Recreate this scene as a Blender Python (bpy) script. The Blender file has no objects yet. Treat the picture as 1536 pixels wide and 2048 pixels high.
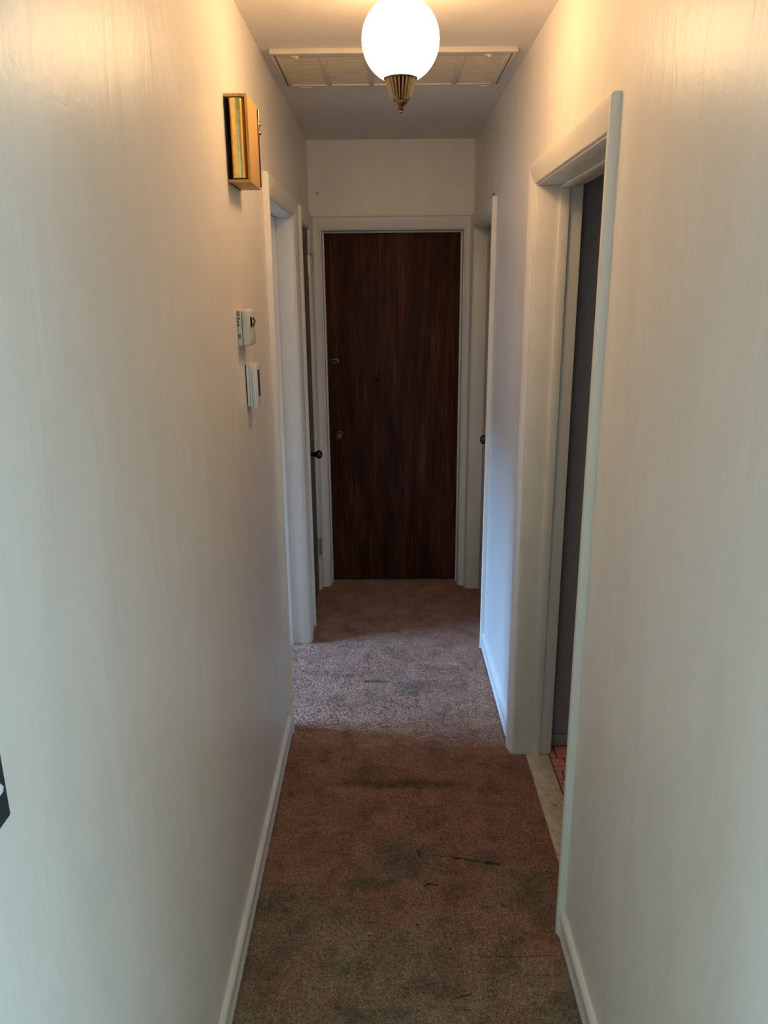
import bpy, bmesh, math, random
from mathutils import Vector, Matrix
random.seed(7)
S = bpy.context.scene
COL = S.collection
PI = math.pi

# ------------------------------------------------------------------ camera
CAM_H = 1.70
F_PX, PITCH, YAW, ROLL = 1532.2, 0.2812, -0.0036, -0.0093
cam_d = bpy.data.cameras.new('camera')
cam_d.sensor_fit = 'HORIZONTAL'; cam_d.sensor_width = 36.0
cam_d.lens = F_PX / 1536 * 36.0
cam_d.clip_start = 0.02
cam = bpy.data.objects.new('camera', cam_d); COL.objects.link(cam)
fwd = Vector((math.sin(YAW)*math.cos(PITCH), math.cos(YAW)*math.cos(PITCH), -math.sin(PITCH)))
rgt = Vector((math.cos(YAW), -math.sin(YAW), 0)); up = rgt.cross(fwd)
r2 = math.cos(ROLL)*rgt + math.sin(ROLL)*up
u2 = -math.sin(ROLL)*rgt + math.cos(ROLL)*up
cam.matrix_world = Matrix(((r2.x, u2.x, -fwd.x, 0), (r2.y, u2.y, -fwd.y, 0), (r2.z, u2.z, -fwd.z, CAM_H), (0, 0, 0, 1)))
S.camera = cam

# ------------------------------------------------------------------ world, daylight, exposure
w = bpy.data.worlds.new('sky'); S.world = w; w.use_nodes = True
bg = w.node_tree.nodes['Background']
bg.inputs['Color'].default_value = (0.55, 0.75, 1.0, 1); bg.inputs['Strength'].default_value = 1.0
S.view_settings.view_transform = 'Standard'
S.view_settings.look = 'None'
S.view_settings.exposure = 0.36
S.view_settings.gamma = 1.0
S.view_settings.use_curve_mapping = False

def daylight(name, loc, aim, sx, sy, watts, col):
    l = bpy.data.lights.new(name, 'AREA'); l.shape = 'RECTANGLE'; l.size = sx; l.size_y = sy
    l.energy = watts; l.color = col
    o = bpy.data.objects.new(name, l); COL.objects.link(o); o.location = loc
    o.rotation_euler = (Vector(aim) - Vector(loc)).to_track_quat('-Z', 'Y').to_euler()
    return o
# daylight outside the two living room windows and the bedroom window
daylight('daylight_living_west', (-3.75, -1.5, 1.6), (0, -1.5, 1.2), 2.4, 1.5, 180, (0.42, 0.75, 1.0))
daylight('daylight_living_east', (2.95, -1.5, 1.6), (0, -1.5, 1.2), 2.4, 1.5, 112, (0.42, 0.75, 1.0))
daylight('daylight_bedroom', (-4.6, 2.85, 2.85), (0.3, 3.08, 0.3), 1.8, 1.1, 1450, (0.23, 0.51, 1.0))
LAMP_COL, LAMP_L = (1.0, 0.635, 0.31), 21.5

# ------------------------------------------------------------------ mesh helpers
def finish(name, bm, mat, parent=None, smooth=None):
    bmesh.ops.remove_doubles(bm, verts=bm.verts, dist=1e-6)
    bmesh.ops.recalc_face_normals(bm, faces=bm.faces)
    me = bpy.data.meshes.new(name); bm.to_mesh(me); bm.free()
    if mat: me.materials.append(mat)
    o = bpy.data.objects.new(name, me); COL.objects.link(o)
    if parent is not None: o.parent = parent
    if smooth:
        for p in me.polygons: p.use_smooth = True
        me.set_sharp_from_angle(angle=math.radians(smooth))
    return o
def add_box(bm, a, b, bev=0.0, seg=2, keep=None):
    x0, x1 = sorted((a[0], b[0])); y0, y1 = sorted((a[1], b[1])); z0, z1 = sorted((a[2], b[2]))
    r = bmesh.ops.create_cube(bm, size=1.0)
    for v in r['verts']:
        v.co = Vector(((x0+x1)/2 + v.co.x*(x1-x0), (y0+y1)/2 + v.co.y*(y1-y0), (z0+z1)/2 + v.co.z*(z1-z0)))
    if bev > 0:
        es = list({e for v in r['verts'] for e in v.link_edges})
        bmesh.ops.bevel(bm, geom=es, offset=bev, segments=seg, affect='EDGES', profile=0.5)
def box(name, a, b, mat, parent=None, bev=0.0, seg=2):
    bm = bmesh.new(); add_box(bm, a, b, bev, seg)
    return finish(name, bm, mat, parent, 40 if bev else None)
def add_lathe(bm, prof, origin, axis='Z', n=40, flute=0, famp=0.0, frange=(0, 0)):
    rings = []
    ax = {'Z': (Vector((1,0,0)), Vector((0,1,0)), Vector((0,0,1))), 'X': (Vector((0,1,0)), Vector((0,0,1)), Vector((1,0,0))), 'Y': (Vector((0,0,1)), Vector((1,0,0)), Vector((0,1,0)))}[axis]
    o = Vector(origin)
    for i, (r, h) in enumerate(prof):
        ring = []
        for k in range(n):
            t = 2*PI*k/n; rr = r
            if flute and frange[0] <= i <= frange[1]: rr = r*(1 + famp*abs(math.cos(flute*t/2)) - famp)
            ring.append(bm.verts.new(o + ax[0]*rr*math.cos(t) + ax[1]*rr*math.sin(t) + ax[2]*h))
        rings.append(ring)
    for a, b in zip(rings, rings[1:]):
        for k in range(n):
            bm.faces.new((a[k], a[(k+1) % n], b[(k+1) % n], b[k]))
    bm.faces.new(rings[0][::-1]); bm.faces.new(rings[-1])
def lathe(name, prof, origin, mat, parent=None, axis='Z', n=40, smooth=50, **kw):
    bm = bmesh.new(); add_lathe(bm, prof, origin, axis, n, **kw)
    return finish(name, bm, mat, parent, smooth)
def add_prism(bm, pts, vec, bev=0.0, seg=2):
    vs = [bm.verts.new(p) for p in pts]; f = bm.faces.new(vs)
    r = bmesh.ops.extrude_face_region(bm, geom=[f])
    nv = [g for g in r['geom'] if isinstance(g, bmesh.types.BMVert)]
    bmesh.ops.translate(bm, vec=vec, verts=nv)
    if bev > 0:
        es = list({e for v in vs+nv for e in v.link_edges})
        bmesh.ops.bevel(bm, geom=es, offset=bev, segments=seg, affect='EDGES', profile=0.5)
def add_tube(bm, pts, rad, n=10):
    pts = [Vector(p) for p in pts]; rings = []
    for i, p in enumerate(pts):
        t = (pts[min(i+1, len(pts)-1)] - pts[max(i-1, 0)]).normalized()
        a = t.cross(Vector((0.3, 0.9, 0.31))).normalized(); b = t.cross(a)
        rings.append([bm.verts.new(p + a*rad*math.cos(2*PI*k/n) + b*rad*math.sin(2*PI*k/n)) for k in range(n)])
    for a, b in zip(rings, rings[1:]):
        for k in range(n): bm.faces.new((a[k], a[(k+1) % n], b[(k+1) % n], b[k]))
    bm.faces.new(rings[0][::-1]); bm.faces.new(rings[-1])
def empty(name, loc=(0, 0, 0)):
    o = bpy.data.objects.new(name, None); COL.objects.link(o); o.location = loc
    o.empty_display_size = 0.05
    return o
def adopt(root):
    """children are built in world coordinates: cancel the root's own location"""
    for c in root.children: c.matrix_parent_inverse = Matrix.Translation(-Vector(root.location))
def tag(o, label, cat, group=None):
    o['label'] = label; o['category'] = cat
    if group: o['group'] = group
    return o
def struct(o, label=None):
    o['kind'] = 'structure'
    if label: o['label'] = label
    return o

# ------------------------------------------------------------------ materials
class NT:
    def __init__(s, name):
        s.m = bpy.data.materials.new(name); s.m.use_nodes = True
        s.t = s.m.node_tree; s.n = s.t.nodes; s.b = s.n['Principled BSDF']
    def new(s, typ, **kw):
        n = s.n.new(typ)
        for k, v in kw.items(): setattr(n, k, v)
        return n
    def link(s, a, b): s.t.links.new(a, b)
    def coords(s, scale=(1, 1, 1), rot=(0, 0, 0)):
        tc = s.new('ShaderNodeTexCoord'); mp = s.new('ShaderNodeMapping')
        mp.inputs['Scale'].default_value = scale; mp.inputs['Rotation'].default_value = rot
        s.link(tc.outputs['Object'], mp.inputs['Vector']); return mp.outputs['Vector']
    def noise(s, vec, scale, detail=3, rough=0.55, dist=0.0):
        n = s.new('ShaderNodeTexNoise'); n.inputs['Scale'].default_value = scale
        n.inputs['Detail'].default_value = detail; n.inputs['Roughness'].default_value = rough
        n.inputs['Distortion'].default_value = dist
        s.link(vec, n.inputs['Vector']); return n.outputs['Fac']
    def ramp(s, fac, stops):
        r = s.new('ShaderNodeValToRGB'); el = r.color_ramp.elements
        while len(el) < len(stops): el.new(0.5)
        for e, (p, c) in zip(el, stops): e.position = p; e.color = (*c, 1)
        s.link(fac, r.inputs['Fac']); return r.outputs['Color']
    def math(s, op, a, b=None, c=None, clamp=False):
        n = s.new('ShaderNodeMath', operation=op); n.use_clamp = clamp
        for i, v in enumerate((a, b, c)):
            if v is None: continue
            if isinstance(v, (int, float)): n.inputs[i].default_value = v
            else: s.link(v, n.inputs[i])
        return n.outputs[0]
    def mix(s, fac, a, b, typ='MIX'):
        n = s.new('ShaderNodeMix', data_type='RGBA', blend_type=typ)
        for k, v in ((0, fac), (6, a), (7, b)):
            if isinstance(v, (int, float)): n.inputs[k].default_value = v
            elif isinstance(v, tuple): n.inputs[k].default_value = (*v, 1)
            else: s.link(v, n.inputs[k])
        return n.outputs[2]
    def bump(s, h, strength, dist=0.002, prev=None):
        b = s.new('ShaderNodeBump'); b.inputs['Strength'].default_value = strength; b.inputs['Distance'].default_value = dist
        s.link(h, b.inputs['Height'])
        if prev is not None: s.link(prev, b.inputs['Normal'])
        return b.outputs['Normal']
    def set(s, color=None, rough=None, metal=None, normal=None, spec=None):
        for key, v in (('Base Color', color), ('Roughness', rough), ('Metallic', metal), ('Normal', normal), ('Specular IOR Level', spec)):
            if v is None: continue
            if isinstance(v, tuple): s.b.inputs[key].default_value = (*v, 1)
            elif isinstance(v, (int, float)): s.b.inputs[key].default_value = v
            else: s.link(v, s.b.inputs[key])
        return s.m
def plain(name, col, rough=0.5, metal=0.0, var=0.06, scale=30):
    t = NT(name); v = t.coords(); n = t.noise(v, scale)
    a = tuple(max(0, c*(1-var)) for c in col); b = tuple(min(1, c*(1+var)) for c in col)
    return t.set(t.ramp(n, [(0.3, a), (0.7, b)]), rough, metal)

def wall_paint(name, col, rough, streak=0.38):
    t = NT(name)
    big = t.noise(t.coords((1, 1, 0.30)), 9.0, 3, 0.65, 0.9)
    fine = t.noise(t.coords(), 75, 2, 0.7)
    c = t.ramp(big, [(0.25, tuple(x*0.94 for x in col)), (0.75, tuple(min(1, x*1.03) for x in col))])
    h = t.math('ADD', t.math('MULTIPLY', big, streak), t.math('MULTIPLY', fine, 0.09))
    return t.set(c, rough, 0, t.bump(h, 0.6, 0.009), 0.5)
M = {}
M['wall'] = wall_paint('wall_paint', (0.86, 0.80, 0.72), 0.37)
M['ceil'] = wall_paint('ceiling_paint', (0.82, 0.765, 0.69), 0.5, 0.2)
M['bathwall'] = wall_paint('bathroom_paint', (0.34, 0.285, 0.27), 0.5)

def trim_paint(name, col, rough):
    t = NT(name); v = t.coords()
    n = t.noise(v, 9, 4, 0.6)
    c = t.ramp(n, [(0.3, tuple(x*0.95 for x in col)), (0.7, tuple(min(1, x*1.03) for x in col))])
    chip = t.noise(v, 55, 4, 0.7)
    c = t.mix(t.math('MULTIPLY', t.math('SUBTRACT', chip, 0.69, clamp=True), 9, clamp=True), c, (0.10, 0.08, 0.06))
    nb = t.bump(t.noise(t.coords((1, 1, 0.2)), 110, 2), 0.2, 0.0012)
    return t.set(c, rough, 0, nb)
M['trim'] = trim_paint('trim_paint', (0.82, 0.77, 0.69), 0.34)
M['base'] = trim_paint('baseboard_paint', (0.82, 0.78, 0.70), 0.38)

def carpet():
    t = NT('carpet'); tc = t.new('ShaderNodeTexCoord'); v = tc.outputs['Object']
    sx = t.new('ShaderNodeSeparateXYZ'); t.link(v, sx.inputs[0]); X, Y = sx.outputs[0], sx.outputs[1]
    big = t.noise(v, 2.3, 4, 0.62, 0.4); med = t.noise(v, 8, 4, 0.65, 0.4)
    # living-room end olive: traffic wear plus daylight tint painted in; middle stays red-brown
    wear_daylight = t.math('ADD', t.math('MULTIPLY', t.math('SUBTRACT', 1.82, Y), 1.6), t.math('MULTIPLY', t.math('SUBTRACT', big, 0.5), 5.0))
    wear_daylight = t.math('ADD', wear_daylight, 0.35, clamp=True)
    red = t.ramp(med, [(0.30, (0.29, 0.145, 0.086)), (0.50, (0.46, 0.228, 0.142)), (0.72, (0.53, 0.295, 0.195))])
    olive = t.ramp(med, [(0.30, (0.215, 0.150, 0.092)), (0.50, (0.35, 0.247, 0.155)), (0.72, (0.46, 0.33, 0.22))])
    c = t.mix(wear_daylight, red, olive)
    n22 = t.noise(v, 22, 4, 0.65); n60 = t.noise(v, 60, 3, 0.7)
    c = t.mix(t.math('MULTIPLY', t.math('SUBTRACT', 0.46, n22, clamp=True), 3.5, clamp=True), c, (0.17, 0.11, 0.07))
    # dark ridge band and blotches on the carpet
    def blot(cx, cy, rx, ry, amt, col, c):
        dx = t.math('DIVIDE', t.math('SUBTRACT', X, cx), rx); dy = t.math('DIVIDE', t.math('SUBTRACT', Y, cy), ry)
        d = t.math('ADD', t.math('MULTIPLY', dx, dx), t.math('MULTIPLY', dy, dy))
        d = t.math('ADD', d, t.math('MULTIPLY', t.math('SUBTRACT', n22, 0.5), 1.6))
        m = t.math('MULTIPLY', t.math('SUBTRACT', 1.0, d, clamp=True), amt)
        return t.mix(m, c, col)
    c = blot(0.02, 2.37, 0.30, 0.035, 0.75, (0.13, 0.065, 0.042), c)
    c = blot(0.05, 1.98, 0.13, 0.10, 0.7, (0.17, 0.125, 0.085), c)
    c = blot(-0.06, 1.89, 0.10, 0.05, 0.7, (0.15, 0.115, 0.08), c)
    c = blot(0.30, 1.99, 0.07, 0.06, 0.55, (0.15, 0.105, 0.075), c)
    c = blot(0.10, 3.05, 0.10, 0.10, 0.6, (0.16, 0.11, 0.08), c)
    c = blot(-0.05, 3.12, 0.07, 0.02, 0.8, (0.1, 0.07, 0.055), c)
    # thin spill lines and specks
    def line(ax, ay, bx, by, wd, amt, c):
        ex, ey = bx-ax, by-ay; L2 = ex*ex+ey*ey
        px = t.math('SUBTRACT', X, ax); py = t.math('SUBTRACT', Y, ay)
        h = t.math('DIVIDE', t.math('ADD', t.math('MULTIPLY', px, ex), t.math('MULTIPLY', py, ey)), L2, clamp=True)
        qx = t.math('SUBTRACT', px, t.math('MULTIPLY', h, ex)); qy = t.math('SUBTRACT', py, t.math('MULTIPLY', h, ey))
        d = t.math('SQRT', t.math('ADD', t.math('MULTIPLY', qx, qx), t.math('MULTIPLY', qy, qy)))
        d = t.math('ADD', d, t.math('MULTIPLY', t.math('SUBTRACT', n60, 0.5), wd*3.0))
        m = t.math('MULTIPLY', t.math('SUBTRACT', 1.0, t.math('DIVIDE', d, wd), clamp=True), amt)
        return t.mix(m, c, (0.018, 0.011, 0.008))
    c = line(0.10, 2.015, 0.20, 1.995, 0.0035, 0.8, c)
    c = line(0.20, 1.995, 0.335, 1.963, 0.006, 1.0, c)
    c = line(0.30, 1.970, 0.34, 1.963, 0.009, 0.8, c)
    c = line(0.088, 2.025, 0.097, 2.00, 0.006, 0.9, c)
    c = line(0.105, 1.878, 0.118, 1.886, 0.006, 1.0, c); c = line(0.118, 1.886, 0.140, 1.880, 0.006, 1.0, c)
    c = line(0.125, 1.852, 0.127, 1.848, 0.004, 0.9, c)
    c = line(0.075, 1.735, 0.078, 1.730, 0.006, 0.9, c); c = line(-0.165, 1.86, -0.162, 1.855, 0.005, 0.8, c)
    c = line(0.24, 1.624, 0.45, 1.627, 0.0028, 0.6, c)
    c = line(0.325, 1.80, 0.345, 1.797, 0.007, 0.7, c)
    c = line(0.16, 1.50, 0.20, 1.515, 0.006, 0.7, c)
    g = t.noise(t.coords((1, 0.75, 1)), 300, 2, 0.65); g2 = t.noise(v, 110, 3, 0.7)
    sp = t.math('ADD', t.math('MULTIPLY', t.math('SUBTRACT', g, 0.5), 3.2), t.math('MULTIPLY', t.math('SUBTRACT', g2, 0.5), 1.8))
    sp = t.math('MAXIMUM', t.math('ADD', sp, 1.0), 0.15)
    gray = t.new('ShaderNodeCombineColor')
    for i in range(3): t.link(sp, gray.inputs[i])
    c = t.mix(1.0, c, gray.outputs[0], 'MULTIPLY')
    nb = t.bump(t.math('ADD', t.math('MULTIPLY', g, 0.6), g2), 1.0, 0.007)
    m = t.set(c, 0.95, 0, nb, 0.1)
    t.b.inputs['Sheen Weight'].default_value = 0.25; t.b.inputs['Sheen Roughness'].default_value = 0.5
    t.b.inputs['Sheen Tint'].default_value = (0.8, 0.75, 0.7, 1)
    return m
M['carpet'] = carpet()

def wood(name, dark, mid, light, rough, gs=1.0, spec=0.35):
    t = NT(name)
    v = t.coords((1, 1, 0.045))
    a = t.noise(v, 70*gs, 5, 0.65, 0.8); b = t.noise(t.coords((1, 1, 0.12)), 6*gs, 4, 0.6, 1.5)
    f = t.math('ADD', t.math('MULTIPLY', a, 0.55), t.math('MULTIPLY', b, 0.5))
    c = t.ramp(f, [(0.36, dark), (0.52, mid), (0.68, light)])
    pore = t.noise(t.coords((1, 1, 0.02)), 320*gs, 3, 0.6)
    c = t.mix(t.math('MULTIPLY', t.math('SUBTRACT', pore, 0.56, clamp=True), 5, clamp=True), c, tuple(x*0.4 for x in dark))
    nb = t.bump(pore, 0.15, 0.0006)
    r = t.math('ADD', t.math('MULTIPLY', a, 0.25), rough-0.1)
    return t.set(c, r, 0, nb, spec)
M['darkwood'] = wood('dark_stained_wood', (0.018, 0.0045, 0.0026), (0.060, 0.0180, 0.0090), (0.150, 0.054, 0.0250), 0.5, 1.0, 0.16)
M['greywood'] = wood('dull_brown_wood', (0.055, 0.034, 0.025), (0.095, 0.060, 0.044), (0.140, 0.090, 0.065), 0.45)
M['honeywood'] = wood('honey_wood', (0.50, 0.27, 0.085), (0.62, 0.36, 0.12), (0.70, 0.43, 0.16), 0.42, 1.6)
M['painteddoor'] = trim_paint('painted_door', (0.64, 0.55, 0.46), 0.42)

def metal(name, col, rough, spots=None):
    t = NT(name); v = t.coords(); n = t.noise(v, 90, 4, 0.6)
    c = t.ramp(n, [(0.3, tuple(x*0.75 for x in col)), (0.65, col)])
    if spots: c = t.mix(t.math('MULTIPLY', t.math('SUBTRACT', t.noise(v, 160, 4, 0.7), 0.66, clamp=True), 9, clamp=True), c, spots)
    return t.set(c, t.math('ADD', t.math('MULTIPLY', n, 0.15), rough-0.07), 1.0)
M['brass'] = metal('polished_brass', (0.88, 0.62, 0.22), 0.22, (0.12, 0.07, 0.02))
M['oldbrass'] = metal('antique_brass', (0.34, 0.25, 0.15), 0.30)
M['hinge'] = metal('worn_hinge_metal', (0.66, 0.58, 0.47), 0.4, (0.06, 0.035, 0.02))
M['bronze'] = metal('dull_bronze', (0.16, 0.11, 0.06), 0.42)
M['black'] = plain('black_enamel', (0.012, 0.010, 0.010), 0.16)
M['blackmetal'] = plain('black_metal', (0.02, 0.018, 0.017), 0.35)
M['hollow'] = plain('hollow_shade', (0.012, 0.009, 0.007), 0.8)  # near-black colour put in as the shade inside gaps, slots and open cases
M['cream'] = plain('cream_plastic', (0.62, 0.60, 0.54), 0.42, var=0.02)
M['white'] = plain('white_plastic', (0.74, 0.76, 0.78), 0.4, var=0.02)
M['screen'] = plain('dark_display', (0.02, 0.022, 0.02), 0.12)
M['brownplastic'] = plain('brown_plastic', (0.035, 0.014, 0.012), 0.35)
M['slate'] = plain('dark_slate_plastic', (0.028, 0.042, 0.046), 0.45)
M['ventpaint'] = trim_paint('vent_paint', (0.68, 0.61, 0.53), 0.45)
def filt():
    t = NT('filter_cloth')
    n = t.noise(t.coords((0.25, 1, 1)), 55, 4, 0.65); f = t.noise(t.coords(), 500, 2)
    c = t.ramp(n, [(0.3, (0.66, 0.56, 0.36)), (0.7, (0.88, 0.78, 0.55))])
    return t.set(c, 0.9, 0, t.bump(f, 0.5, 0.001))
M['filter'] = filt()
def marble():
    t = NT('marble'); v = t.coords((1, 1, 1), (0, 0, 0.6))
    n = t.noise(v, 14, 6, 0.62, 1.8)
    vein = t.math('ABSOLUTE', t.math('SUBTRACT', n, 0.5))
    c = t.ramp(vein, [(0.0, (0.44, 0.38, 0.29)), (0.035, (0.68, 0.57, 0.43)), (0.2, (0.78, 0.67, 0.51))])
    c = t.mix(t.math('MULTIPLY', t.math('SUBTRACT', t.noise(v, 30, 4), 0.6, clamp=True), 2.0), c, (0.40, 0.30, 0.15))
    return t.set(c, 0.3)
M['marble'] = marble()
M['tile'] = plain('pink_tile', (0.66, 0.27, 0.225), 0.28, var=0.10, scale=12)
M['grout'] = plain('dark_grout', (0.03, 0.016, 0.012), 0.9)
def globe_mat():
    t = NT('opal_glass')
    t.set((0.9, 0.86, 0.8), 0.15)
    t.b.inputs['Emission Color'].default_value = (*LAMP_COL, 1)
    t.b.inputs['Emission Strength'].default_value = LAMP_L
    return t.m
M['globe'] = globe_mat()

# ------------------------------------------------------------------ shell
XL, XR, YE, ZC = -0.396, 0.473, 4.300, 2.445
TL, TR, TE = 0.125, 0.143, 0.13           # wall thicknesses
Y0 = 0.30                                 # mouth of the hall
HX0, HX1, HY0, HY1 = -3.4, 2.6, -3.5, 5.4 # the house
ZT, ZO = 2.008, 2.077                      # opening head, top of casing
D1 = (2.758, 3.512)   # open bedroom doorway, wall_left
D2 = (3.783, 4.237)   # linen closet door, wall_left
D3 = (1.753, 2.546)   # bathroom doorway, wall_right
D4 = (3.503, 4.237)   # painted door, wall_right
D5 = (-0.335, 0.421)  # end door (x range)
JT = 0.019
def boxes(name, lst, mat, kind=True, label=None):
    bm = bmesh.new()
    for a, b in lst: add_box(bm, a, b)
    o = finish(name, bm, mat)
    if kind: struct(o, label)
    return o
def wall_with_openings(name, axis_boxes, mat, label=None): return boxes(name, axis_boxes, mat, True, label)

struct(box('floor', (HX0-0.2, HY0-0.2, -0.12), (XR+0.047, HY1+0.2, 0.0), M['carpet']), 'worn brown carpet running down the hallway')
boxes('floor_beyond', [((XR+0.047, HY0-0.2, -0.12), (HX1+0.2, D3[0]-JT, 0)), ((XR+0.047, D3[1]+JT, -0.12), (HX1+0.2, HY1+0.2, 0)), ((XR+0.134, D3[0]-JT, -0.12), (HX1+0.2, D3[1]+JT, -0.004)), ((XR+0.047, D3[0]-JT, -0.12), (XR+0.134, D3[1]+JT, -0.01))], M['carpet'])
struct(box('ceiling', (HX0-0.2, HY0-0.2, ZC), (HX1+0.2, HY1+0.2, ZC+0.12), M['ceil']), 'cream painted ceiling of the hallway')

def side_wall(name, x0, x1, ops, label):
    lst = []; y = Y0
    for a, b in ops:
        lst.append(((x0, y, 0), (x1, a-JT, ZC))); lst.append(((x0, a-JT, ZT+JT), (x1, b+JT, ZC))); y = b+JT
    lst.append(((x0, y, 0), (x1, YE+TE, ZC)))
    return boxes(name, lst, M['wall'], True, label)
side_wall('wall_left', XL, XL-TL, [D1, D2], 'cream glossy hallway wall carrying the thermostat and door chime')
side_wall('wall_right', XR, XR+TR, [D3, D4], 'cream glossy hallway wall with the bathroom doorway')
boxes('wall_end', [((XL, YE, 0), (D5[0]-JT, YE+TE, ZC)), ((D5[1]+JT, YE, 0), (XR, YE+TE, ZC)), ((D5[0]-JT, YE, ZT+JT), (D5[1]+JT, YE+TE, ZC))], M['wall'], True, 'short cream wall above the dark wooden door')
# the rooms around the hall
boxes('wall_living', [((HX0, Y0-0.12, 0), (XL, Y0, ZC)), ((XR, Y0-0.12, 0), (HX1, Y0, ZC))], M['wall'])
boxes('wall_bedroom', [((HX0, 3.66, 0), (XL-TL, 3.76, ZC))], M['wall'])
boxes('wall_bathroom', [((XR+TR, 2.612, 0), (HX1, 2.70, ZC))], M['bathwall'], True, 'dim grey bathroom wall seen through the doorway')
def outer(name, pieces): boxes(name, pieces, M['wall'])
W1 = (-3.0, -0.3, 0.75, 2.15)   # living windows: y0 y1 z0 z1
W2 = (2.35, 3.55, 0.85, 2.10)   # bedroom window
e = 0.15
outer('wall_west', [((HX0-e, HY0, 0), (HX0, W1[0], ZC)), ((HX0-e, W1[0], 0), (HX0, W1[1], W1[2])), ((HX0-e, W1[0], W1[3]), (HX0, W1[1], ZC)),
    ((HX0-e, W1[1], 0), (HX0, W2[0], ZC)), ((HX0-e, W2[0], 0), (HX0, W2[1], W2[2])), ((HX0-e, W2[0], W2[3]), (HX0, W2[1], ZC)), ((HX0-e, W2[1], 0), (HX0, HY1, ZC))])
outer('wall_east', [((HX1, HY0, 0), (HX1+e, W1[0], ZC)), ((HX1, W1[0], 0), (HX1+e, W1[1], W1[2])), ((HX1, W1[0], W1[3]), (HX1+e, W1[1], ZC)), ((HX1, W1[1], 0), (HX1+e, HY1, ZC))])
outer('wall_south', [((HX0, HY0-e, 0), (HX1, HY0, ZC))])
outer('wall_north', [((HX0, HY1, 0), (HX1, HY1+e, ZC))])
def window(name, x, y0, y1, z0, z1):
    r = struct(empty(name, (x, (y0+y1)/2, z0)))
    for a, b in ((y0, y0+0.05), (y1-0.05, y1), ((y0+y1)/2-0.02, (y0+y1)/2+0.02)): box('window_stile', (x-0.02, a, z0), (x+0.02, b, z1), M['trim'], r)
    for a, b in ((z0, z0+0.05), (z1-0.05, z1)): box('window_rail', (x-0.02, y0, a), (x+0.02, y1, b), M['trim'], r)
    adopt(r)
window('window_1', HX0-0.07, *W1); window('window_2', HX1+0.07, *W1); window('window_3', HX0-0.07, *W2)

# carpet pile: short leaning tufts over the hall and into the bedroom doorway
def pile():
    rnd = random.Random(3); vs = []; fs = []
    def tuft(x, y, r, h):
        a = rnd.random()*6.283; k = len(vs); lx, ly = rnd.uniform(-1, 1)*h*0.8, rnd.uniform(-1, 1)*h*0.8
        for j in range(3): vs.append((x+r*math.cos(a+j*2.094), y+r*math.sin(a+j*2.094), -0.0005))
        vs.append((x+lx, y+ly, h)); fs.extend(((k, k+1, k+3), (k+1, k+2, k+3), (k+2, k, k+3)))
    for n, y0, y1, r in ((95000, 1.30, 2.60, 0.0023), (42000, 2.60, 4.38, 0.0030)):
        for i in range(n):
            y = rnd.uniform(y0, y1); x = rnd.uniform(XL-0.10, XR+0.045)
            if x < XL+0.012 and not (D1[0] < y < D1[1]): continue
            if x > XR-0.012 and not (D3[0] < y < D3[1]): continue
            if y > YE-0.02 and not (D5[0]+0.012 < x < D5[1]-0.012): continue
            tuft(x, y, r*rnd.uniform(0.7, 1.3), rnd.uniform(0.0022, 0.0052))
    for x0, s, y0, y1 in ((XL+0.0125, 1, 1.30, D1[0]-0.06), (XR-0.0125, -1, 1.30, D3[0]-0.06), (XR-0.0125, -1, D3[1]+0.06, D4[0]-0.06)):
        for i in range(int((y1-y0)*700)):
            y = rnd.uniform(y0, y1); w = 0.5+0.5*math.sin(y*47)*math.sin(y*113+1)
            tuft(x0+s*rnd.uniform(-0.0005, 0.006), y, 0.0028, rnd.uniform(0.003, 0.006)+0.006*w)
    me = bpy.data.meshes.new('carpet_pile'); me.from_pydata(vs, [], fs); me.materials.append(M['carpet'])
    o = bpy.data.objects.new('carpet_pile', me); COL.objects.link(o); o.parent = bpy.data.objects['floor']; o['kind'] = 'stuff'
pile()

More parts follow.
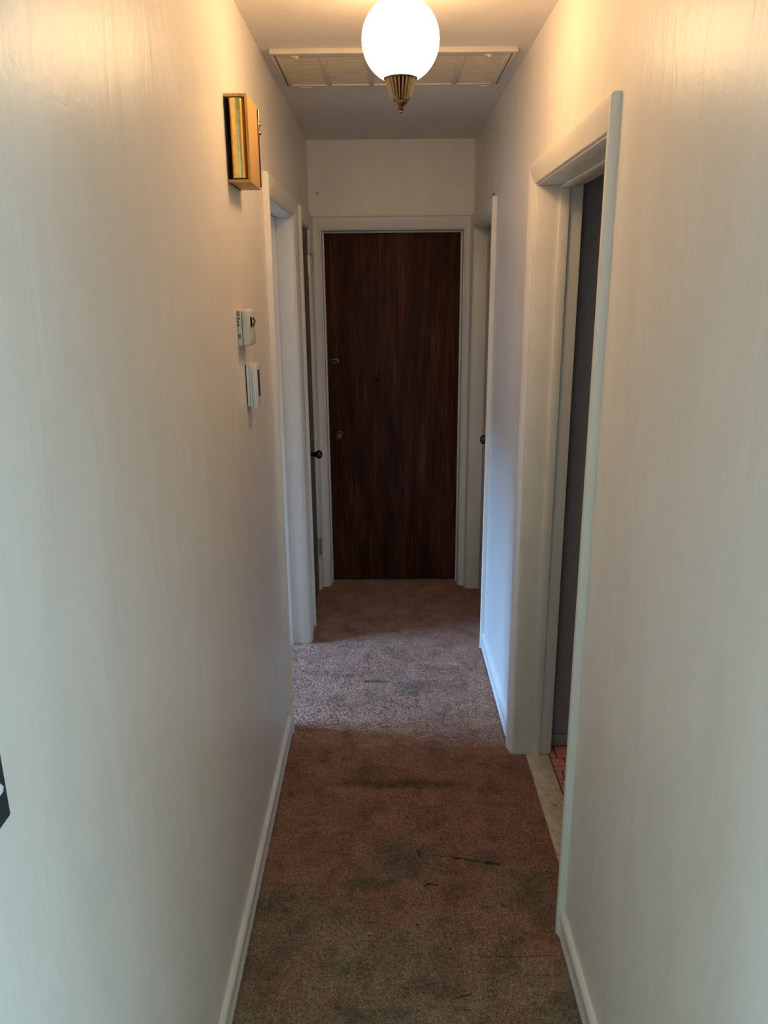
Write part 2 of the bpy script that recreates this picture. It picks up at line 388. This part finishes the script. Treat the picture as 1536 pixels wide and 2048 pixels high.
# ------------------------------------------------------------------ door frames (jambs, stops, mitred casings)
def frame(name, P, a, b, label, depth, loc, stop=None, cw=0.058, ct=0.020, outer_a=None, outer_b=None, rev=0.005):
    """P maps (u along wall, out into the hall, z) to the world; opening u in [a, b]"""
    r = struct(empty(name, loc), label)
    ia, ib, iz = a-rev, b+rev, ZT+rev
    oa = ia-cw if outer_a is None else outer_a; ob = ib+cw if outer_b is None else outer_b; oz = ZO
    prof = [(0, 0), (0, 0.013), (0.025, 0.0165), (0.075, 0.019), (0.15, 0.020), (0.30, 0.0195), (0.60, 0.0145), (0.88, 0.0092), (0.97, 0.0075), (1, 0.005), (1, 0)]
    def piece(nm, A0, A1, B0, B1):
        """ranch casing: lofts the profile from end A to end B; A0/B0 on the outer edge, A1/B1 on the inner edge, as (u, z)"""
        bm = bmesh.new()
        def end(o, i): return [bm.verts.new(P(o[0]+(i[0]-o[0])*f, out, o[1]+(i[1]-o[1])*f)) for f, out in prof]
        ra, rb = end(A0, A1), end(B0, B1); n = len(prof)
        for k in range(n): bm.faces.new((ra[k], ra[(k+1) % n], rb[(k+1) % n], rb[k]))
        bm.faces.new(ra[::-1]); bm.faces.new(rb)
        finish(nm, bm, M['trim'], r, 32)
    piece('casing', (oa, 0), (ia, 0), (oa, oz), (ia, iz))
    piece('casing', (ob, 0), (ib, 0), (ob, oz), (ib, iz))
    piece('casing_head', (oa, oz), (ia, iz), (ob, oz), (ib, iz))
    def slab(nm, p, q, bev=0.0015):
        bm = bmesh.new(); add_box(bm, P(*p), P(*q), bev, 2); finish(nm, bm, M['trim'], r, 35)
    slab('jamb', (a-JT, 0.0, 0), (a, -depth, ZT)); slab('jamb', (b, 0.0, 0), (b+JT, -depth, ZT))
    slab('jamb_head', (a-JT, 0.0, ZT), (b+JT, -depth, ZT+JT))
    if stop:
        s0, s1 = stop; st = 0.010
        slab('door_stop', (a, -s0, 0), (a+st, -s1, ZT), 0.004); slab('door_stop', (b-st, -s0, 0), (b, -s1, ZT), 0.004)
        slab('door_stop', (a+st, -s0, ZT-st), (b-st, -s1, ZT), 0.004)
    adopt(r); return r
PL = lambda u, o, z: (XL+o, u, z)
PR = lambda u, o, z: (XR-o, u, z)
PE = lambda u, o, z: (u, YE-o, z)
frame('trim_1', PL, *D1, 'white door frame of the open doorway past the thermostat', TL, (XL, D1[0], 0), (0.072, 0.104))
frame('trim_2', PL, *D2, 'white frame around the narrow brown closet door', TL, (XL, D2[0], 0), (0.042, 0.075), outer_b=YE)
frame('trim_3', PR, *D3, 'white door frame of the bathroom doorway with marble sill', TR, (XR, D3[0], 0), (0.069, 0.101))
frame('trim_4', PR, *D4, 'white frame around the painted door with black knob', TR, (XR, D4[0], 0), None, outer_b=YE)
frame('trim_5', PE, *D5, 'cream door frame around the dark door at the hall end', TE, (D5[0], YE, 0), (0.055, 0.083), outer_a=-0.380, outer_b=XR-0.003)

# ------------------------------------------------------------------ baseboards
def baseboard(name, x, s, y0, y1, label):
    prof = [(0, 0), (0.0125, 0), (0.0125, 0.010), (0.009, 0.016), (0.009, 0.052), (0.0125, 0.059), (0.014, 0.068), (0.012, 0.077), (0.006, 0.083), (0, 0.084)]
    bm = bmesh.new()
    add_prism(bm, [(x + s*o, y0, z) for o, z in prof], Vector((0, y1-y0, 0)))
    return struct(finish(name, bm, M['base'], None, 40), label)
baseboard('baseboard_left', XL, 1, Y0, D1[0]-0.064, 'white baseboard below the thermostat wall')
baseboard('baseboard_left_far', XL, 1, D1[1]+0.064, D2[0]-0.064, 'short white baseboard between the two door frames')
baseboard('baseboard_right', XR, -1, Y0, D3[0]-0.064, 'white baseboard in front of the bathroom doorway')
baseboard('baseboard_right_far', XR, -1, D3[1]+0.064, D4[0]-0.064, 'white baseboard in blue daylight past the bathroom')
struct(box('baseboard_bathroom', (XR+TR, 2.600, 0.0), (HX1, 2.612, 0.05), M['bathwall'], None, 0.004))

# ------------------------------------------------------------------ doors
def knob(parent, base, d, mat, rose=0.028, r=0.026, L=0.062):
    """round door knob; d: axis letter and sign"""
    ax, s = d
    lathe('rose', [(rose, 0), (rose, s*0.003), (rose*0.85, s*0.007), (rose*0.5, s*0.009)], base, mat, parent, ax, 28)
    k = [(0.010, s*0.006), (0.009, s*L*0.40), (0.012, s*L*0.52), (r*0.75, s*L*0.60), (r, s*L*0.72), (r, s*L*0.82), (r*0.82, s*L*0.93), (r*0.4, s*L*0.99), (0.003, s*L)]
    lathe('knob', k, base, mat, parent, ax, 32)
# end door
d = struct(empty('door_1', (0.04, YE+0.105, 0)), 'dark stained wooden door closing the far end of the hall')
box('door_slab', (D5[0]+0.002, YE+0.085, 0.012), (D5[1]-0.002, YE+0.12, ZT-0.002), M['darkwood'], d, 0.002)
knob(d, (-0.270, YE+0.085, 0.900), ('Y', -1), M['bronze'])
b = box('latch', (-0.312, YE+0.077, 1.312), (-0.262, YE+0.085, 1.336), M['bronze'], d, 0.001); b['label'] = 'dull metal latch plate'
bm = bmesh.new(); add_tube(bm, [(-0.300, YE+0.078, 1.328), (-0.300, YE+0.062, 1.328), (-0.286, YE+0.058, 1.322), (-0.270, YE+0.060, 1.322)], 0.004)
add_lathe(bm, [(0.012, 0), (0.013, 0.004), (0.010, 0.012), (0.004, 0.014)], (-0.288, YE+0.064, 1.318), 'Y', 18)
finish('latch_hook', bm, M['blackmetal'], d, 50)
bm = bmesh.new()
add_lathe(bm, [(0.014, 0), (0.014, -0.003), (0.010, -0.006)], (-0.040, YE+0.085, 1.222), 'Y', 18)
for sx in (-1, 1): add_tube(bm, [(-0.04, YE+0.076, 1.222), (-0.04+sx*0.008, YE+0.058, 1.212), (-0.04+sx*0.016, YE+0.044, 1.214), (-0.04+sx*0.019, YE+0.042, 1.228)], 0.003)
add_tube(bm, [(-0.04, YE+0.076, 1.225), (-0.038, YE+0.060, 1.240), (-0.037, YE+0.050, 1.254)], 0.003)
finish('coat_hook', bm, M['blackmetal'], d, 50)
adopt(d)
# narrow closet door, flush with the hall
d = struct(empty('door_2', (XL, D2[1], 0)), 'narrow brown closet door beside the hall end')
box('door_slab', (XL-0.006, D2[0]+0.002, 0.015), (XL-0.041, D2[1]-0.002, ZT-0.003), M['greywood'], d, 0.002)
knob(d, (XL-0.006, D2[0]+0.055, 0.900), ('X', 1), M['black'], 0.020, 0.022, 0.076)
for z in (1.835, 0.268):
    bm = bmesh.new()
    hx, hy = XL+0.012, D2[1]-0.002
    for i in range(5): add_lathe(bm, [(0.0052 if i % 2 else 0.0062, 0.0008+i*0.019), (0.0052 if i % 2 else 0.0062, 0.0182+i*0.019)], (hx, hy, z-0.048), 'Z', 14)
    add_lathe(bm, [(0.004, 0.095), (0.0065, 0.098), (0.005, 0.104), (0.002, 0.107)], (hx, hy, z-0.048), 'Z', 14)
    add_box(bm, (XL-0.006, hy-0.028, z-0.047), (XL-0.0035, hy-0.002, z+0.047))
    add_box(bm, (XL-0.004, hy-0.001, z-0.047), (hx, hy+0.0012, z+0.047))
    h = finish('hinge', bm, M['hinge'], d, 40); h['label'] = 'painted-over metal butt hinge'
adopt(d)
# painted door on the other side
d = struct(empty('door_3', (XR+0.09, D4[0], 0)), 'painted door with black knob deep in its frame')
box('door_slab', (XR+0.066, D4[0]+0.002, 0.012), (XR+0.101, D4[1]-0.002, ZT-0.003), M['painteddoor'], d, 0.002)
knob(d, (XR+0.066, D4[0]+0.060, 1.022), ('X', -1), M['black'], 0.022, 0.024, 0.096)
adopt(d)

# ------------------------------------------------------------------ bathroom sill and tiles
tag(box('marble_threshold', (XR+0.048, D3[0]+0.0, -0.01), (XR+0.134, D3[1]-0.0, 0.006), M['marble'], None, 0.003), 'veined cream marble threshold at the bathroom doorway', 'threshold')
fb = struct(empty('floor_bathroom', (XR+0.14, 2.3, 0)), 'pink mosaic tile floor of the bathroom')
box('grout_bed', (XR+0.136, 1.20, -0.004), (XR+0.72, 2.598, 0.0), M['grout'], fb)
mesh_cache = {}
def tile(x, y, w, h):
    key = (round(w, 4), round(h, 4))
    if key not in mesh_cache:
        bm = bmesh.new(); add_box(bm, (0, 0, 0), (w, h, 0.004), 0.0012, 1); bmesh.ops.recalc_face_normals(bm, faces=bm.faces)
        me = bpy.data.meshes.new('tile'); bm.to_mesh(me); bm.free(); me.materials.append(M['tile']); mesh_cache[key] = me
    o = bpy.data.objects.new('tile', mesh_cache[key]); COL.objects.link(o); o.parent = fb
    o.matrix_parent_inverse = Matrix.Translation(-Vector(fb.location)); o.location = (x, y, 0.0)
u, g = 0.0262, 0.0046   # module and joint
nt = 0
for i in range(5):
    for j in range(18):
        x = XR + 0.138 + i*3*u; y = 2.597 - (j+1)*3*u + (0.0)
        big, sm = 2*u-g, u-g
        for (dx, dy, w, h) in ((0, u, sm, big), (u, u, big, big), (0, 0, sm, sm), (u, 0, big, sm)) if (i+j) % 2 == 0 else ((0, 0, big, sm), (0, u, big, big), (2*u, u, sm, big), (2*u, 0, sm, sm)):
            if nt < 300 and x+dx+w < XR+0.72: tile(x+dx, y+dy, w, h); nt += 1
adopt(fb)

# ------------------------------------------------------------------ ceiling lamp
LX, LY, LZ, LR = 0.044, 2.14, 2.294, 0.096
t = tag(empty('ceiling_light', (LX, LY, ZC)), 'lit white globe ceiling lamp with fluted antique brass finial', 'lamp')
lathe('canopy', [(0.062, 0), (0.062, -0.006), (0.050, -0.016), (0.046, -0.020)], (LX, LY, ZC), M['oldbrass'], t, n=40)
lathe('fitter', [(0.046, -0.020), (0.050, -0.034), (0.054, -0.060), (0.057, -0.070), (0.053, -0.073)], (LX, LY, ZC), M['oldbrass'], t, n=40)
for k in range(3):
    a = math.radians(215+120*k); bm = bmesh.new()
    c, s = math.cos(a), math.sin(a)
    add_tube(bm, [(LX+0.050*c, LY+0.050*s, ZC-0.062), (LX+0.066*c, LY+0.066*s, ZC-0.062)], 0.003)
    add_tube(bm, [(LX+0.066*c, LY+0.066*s, ZC-0.062), (LX+0.071*c, LY+0.071*s, ZC-0.062)], 0.006)
    finish('thumb_screw', bm, M['oldbrass'], t, 50)
prof = [(LR*math.sin(th), LR*math.cos(th)) for th in [math.radians(x) for x in range(32, 153, 8)]]
lathe('globe', prof, (LX, LY, LZ), M['globe'], t, n=40, smooth=60)
zc = LZ - 0.0845
lathe('finial_rim', [(0.036, 0.004), (0.0425, 0.003), (0.0435, 0.000), (0.0415, -0.003), (0.036, -0.004)], (LX, LY, zc), M['oldbrass'], t, n=48)
lathe('finial_cup', [(0.039, -0.003), (0.0365, -0.010), (0.0325, -0.022), (0.028, -0.036), (0.0235, -0.047), (0.019, -0.053)], (LX, LY, zc), M['oldbrass'], t, n=160, flute=22, famp=0.24, frange=(0, 4), smooth=80)
lathe('finial_tip', [(0.017, -0.052), (0.0185, -0.055), (0.015, -0.060), (0.010, -0.064), (0.0085, -0.066), (0.0105, -0.069), (0.0075, -0.072), (0.005, -0.0745), (0.0058, -0.077), (0.003, -0.079)], (LX, LY, zc), M['oldbrass'], t, n=28)
adopt(t)

# ------------------------------------------------------------------ return air grille in the ceiling
VX0, VX1, VY0, VY1 = -0.363, 0.431, 2.754, 3.190
t = tag(empty('return_air_vent', ((VX0+VX1)/2, (VY0+VY1)/2, ZC)), 'wide cream return air vent with tan filters in the ceiling', 'vent')
zf = ZC - 0.016
for nm, a, b in (('frame_bar', (VX0, VY0, ZC), (VX1, VY0+0.016, zf)), ('frame_bar', (VX0, VY1-0.010, ZC), (VX1, VY1, zf+0.006)),
                 ('frame_bar', (VX0, VY0+0.016, ZC), (VX0+0.010, VY1-0.010, zf+0.003)), ('frame_bar', (VX1-0.010, VY0+0.016, ZC), (VX1, VY1-0.010, zf+0.003))):
    box(nm, a, b, M['ventpaint'], t, 0.0015)
box('vent_cavity', (VX0+0.010, VY0+0.016, ZC), (VX1-0.010, VY1-0.010, ZC-0.004), M['hollow'], t)
ix0, ix1, iy0, iy1 = VX0+0.015, VX1-0.015, VY0+0.019, VY1-0.012
za, zb = ZC-0.007, ZC-0.014
box('panel_rail', (ix0, iy0, za), (ix1, iy0+0.030, zb), M['ventpaint'], t, 0.001)
box('panel_rail', (ix0, iy1-0.014, za), (ix1, iy1, zb), M['ventpaint'], t, 0.001)
edges = [-0.335, -0.198, -0.043, 0.109, 0.261, 0.398]
hw = 0.009
cuts = [(ix0, edges[0])] + [(x-hw, x+hw) for x in edges[1:-1]] + [(edges[-1], ix1)]
for a, b in cuts: box('panel_bar', (a, iy0+0.030, za), (b, iy1-0.014, zb), M['ventpaint'], t, 0.001)
for (a0, a1), (b0, b1) in zip(cuts, cuts[1:]): 
    box('filter_panel', (a1, iy0+0.030, ZC-0.0045), (b0, iy1-0.014, ZC-0.0095), M['filter'], t)
for x in (-0.280, 0.346):
    bm = bmesh.new(); add_lathe(bm, [(0.007, 0), (0.008, -0.004), (0.004, -0.008)], (x, iy0+0.020, zb), 'Z', 16)
    add_box(bm, (x-0.016, iy0+0.015, zb-0.003), (x-0.002, iy0+0.024, zb)); finish('turn_latch', bm, M['ventpaint'], t, 50)
for x in (-0.289, 0.376):
    bm = bmesh.new()
    for k in range(3): add_tube(bm, [(x-0.019+k*0.013, VY1-0.004, ZC-0.0125), (x-0.0075+k*0.013, VY1-0.004, ZC-0.0125)], 0.0035)
    add_box(bm, (x-0.018, VY1-0.009, ZC-0.0125), (x+0.018, VY1-0.002, ZC-0.0095)); finish('hinge', bm, M['white'], t, 40)
adopt(t)

# ------------------------------------------------------------------ door chime
cy0, cy1, cx1, cz0, cz1 = 2.103, 2.265, -0.337, 1.968, 2.172
t = tag(empty('door_chime', (XL, (cy0+cy1)/2, cz0)), 'honey wood door chime box with a brass tube, high on the wall', 'door chime')
th = 0.007
box('back_board', (XL, cy0+0.002, cz0), (XL+0.004, cy1, cz1), M['hollow'], t)
box('top_board', (XL, cy0, cz1-th), (cx1-th, cy1, cz1), M['honeywood'], t, 0.0008)
box('bottom_board', (XL, cy0, cz0), (cx1-th, cy1, cz0+th), M['honeywood'], t, 0.0008)
box('front_board', (cx1-th, cy0, cz0), (cx1, cy1, cz1), M['honeywood'], t, 0.0008)
box('inner_divider', (XL+0.004, cy0+0.045, cz0+th), (cx1-th, cy1-0.045, cz1-th), M['hollow'], t)
for y in (cy0+0.0165, cy1-0.0225):
    lathe('chime_tube', [(0.017, cz0+th+0.002), (0.0215, cz0+th+0.003), (0.0215, cz1-th-0.004), (0.017, cz1-th-0.003)], (-0.3675, y, 0), M['brass'], t, n=40, smooth=40)
bm = bmesh.new(); add_box(bm, (cx1, cy1-0.012, cz0+0.006), (cx1+0.003, cy1-0.004, cz1-0.006), 0.001)
finish('front_strip', bm, M['brownplastic'], t)
bm = bmesh.new()
for z in (2.130, 2.109): add_lathe(bm, [(0.003, 0), (0.005, 0.002), (0.006, 0.004), (0.004, 0.007), (0.001, 0.008)], (cx1+0.001, cy1-0.010, z), 'X', 16)
add_box(bm, (cx1, cy1-0.016, 2.097), (cx1+0.004, cy1-0.004, 2.142), 0.001)
finish('ornament', bm, M['oldbrass'], t, 50)
bm = bmesh.new(); add_tube(bm, [(cx1+0.003, cy1-0.008, 2.142), (cx1+0.003, cy1-0.008, 2.164)], 0.0025); finish('ornament_rod', bm, M['brass'], t, 50)
adopt(t)

# ------------------------------------------------------------------ thermostat
ty0, ty1, tz0, tz1, tx1 = 2.108, 2.214, 1.559, 1.655, -0.364
t = tag(empty('thermostat', (XL, (ty0+ty1)/2, tz0)), 'cream plastic thermostat with a small dark display on the wall', 'thermostat')
box('back_plate', (XL, ty0+0.001, tz0+0.001), (XL+0.012, ty1-0.001, tz1-0.001), M['cream'], t, 0.003, 2)
box('cover', (XL+0.0125, ty0, tz0), (tx1, ty1, tz1), M['cream'], t, 0.007, 4)
for z in [1.649, 1.644, 1.640, 1.6335, 1.630, 1.625, 1.621, 1.617, 1.613, 1.589, 1.585, 1.580]:
    box('vent_slot', (XL+0.001, ty0+0.0005, z-0.001), (XL+0.0085 if z < 1.60 or z > 1.627 else XL+0.006, ty0+0.004, z+0.0011), M['hollow'], t)
box('display_bezel', (tx1-0.001, ty0+0.010, 1.6035), (tx1+0.0012, ty0+0.078, 1.6395), M['cream'], t, 0.001)
box('display', (tx1, ty0+0.014, 1.608), (tx1+0.0018, ty0+0.044, 1.635), M['screen'], t)
for z in (1.629, 1.614): box('button', (tx1, ty0+0.056, z-0.004), (tx1+0.003, ty0+0.072, z+0.004), M['brownplastic'], t, 0.001)
box('name_line', (tx1, ty0+0.012, 1.578), (tx1+0.0008, ty0+0.055, 1.5805), M['white'], t)
bm = bmesh.new(); add_lathe(bm, [(0.004, 0), (0.004, 0.003)], (tx1, ty0+0.088, 1.622), 'X', 12); finish('slide_switch', bm, M['brownplastic'], t, 50)
adopt(t)

# ------------------------------------------------------------------ layered white switch below the thermostat
sy0, sy1, sz0, sz1 = 2.186, 2.258, 1.386, 1.504
t = tag(empty('light_switch', (XL, (sy0+sy1)/2, sz0)), 'white layered switch plate with dark rocker just below the thermostat', 'switch')
box('wall_gap_shade', (XL, sy0+0.001, sz0+0.006), (XL+0.003, sy1-0.001, sz1-0.003), M['hollow'], t)  # dark strip standing in for the shaded gap between plate and wall
lay = [(0.003, 0.0100, 0.000, 0.004), (0.0115, 0.0160, -0.003, 0.006), (0.0175, 0.030, -0.006, 0.008)]
box('plate_core', (XL+0.003, sy0+0.004, sz0+0.006), (XL+0.020, sy1-0.004, sz1-0.006), M['white'], t)
for i, (a, b, lo, hi) in enumerate(lay):
    bm = bmesh.new(); dz = 0.004
    pts = [(XL+a, sy0, sz0+lo), (XL+b, sy0, sz0+lo-0.001), (XL+b, sy0, sz1+lo+dz+0.003*(i == 2)), (XL+a, sy0, sz1+lo+dz-0.002)]
    add_prism(bm, pts, Vector((0, sy1-sy0, 0)), 0.0022 if i == 2 else 0.001, 2)
    finish('plate_layer', bm, M['white'], t, 40)
box('rocker', (XL+0.029, sy0+0.028, 1.410), (XL+0.0315, sy0+0.056, 1.486), M['brownplastic'], t, 0.001)
adopt(t)

# ------------------------------------------------------------------ dark toggle plate by the mouth of the hall
py1, pz0 = 0.674, 1.183
t = tag(empty('toggle_switch', (XL, py1-0.036, pz0)), 'dark slate toggle switch plate with a small white lever', 'switch')
box('cover_plate', (XL, py1-0.072, pz0), (XL+0.0055, py1, pz0+0.136), M['slate'], t, 0.0025, 2)
bm = bmesh.new(); zc_ = pz0+0.066
add_prism(bm, [(XL+0.004, py1-0.0405, zc_+0.010), (XL+0.004, py1-0.0405, zc_-0.010), (XL+0.0200, py1-0.0405, zc_-0.016), (XL+0.0215, py1-0.0405, zc_-0.009)], Vector((0, 0.009, 0)), 0.0015, 2)
finish('toggle_lever', bm, M['white'], t, 40)
for z in (pz0+0.034, pz0+0.102): lathe('screw', [(0.0035, 0), (0.003, 0.0012)], (XL+0.0055, py1-0.036, z), M['blackmetal'], t, 'X', 12)
adopt(t)

# ------------------------------------------------------------------ nails
tag(lathe('wall_nail', [(0.0018, 0.006), (0.0018, -0.008), (0.0048, -0.008), (0.004, -0.010)], (-0.348, YE-0.001, 2.190), M['blackmetal'], None, 'Y', 12), 'small dark nail in the wall above the end door', 'nail')
tag(lathe('casing_nail', [(0.002, -0.010), (0.002, 0.006), (0.0045, 0.006), (0.004, 0.008)], (XR-0.012, D4[0]-0.040, ZO+0.003), M['blackmetal'], None, 'Z', 12), 'tiny dark nail head on top of the painted door frame', 'nail')
bm = bmesh.new(); add_tube(bm, [(0.5575, 2.2410, 0.0076), (0.5640, 2.2350, 0.0077), (0.5720, 2.2305, 0.0076)], 0.0014, 8)
tag(finish('wood_splinter', bm, M['blackmetal'], None, 50), 'tiny dark splinter lying on the marble threshold', 'splinter')
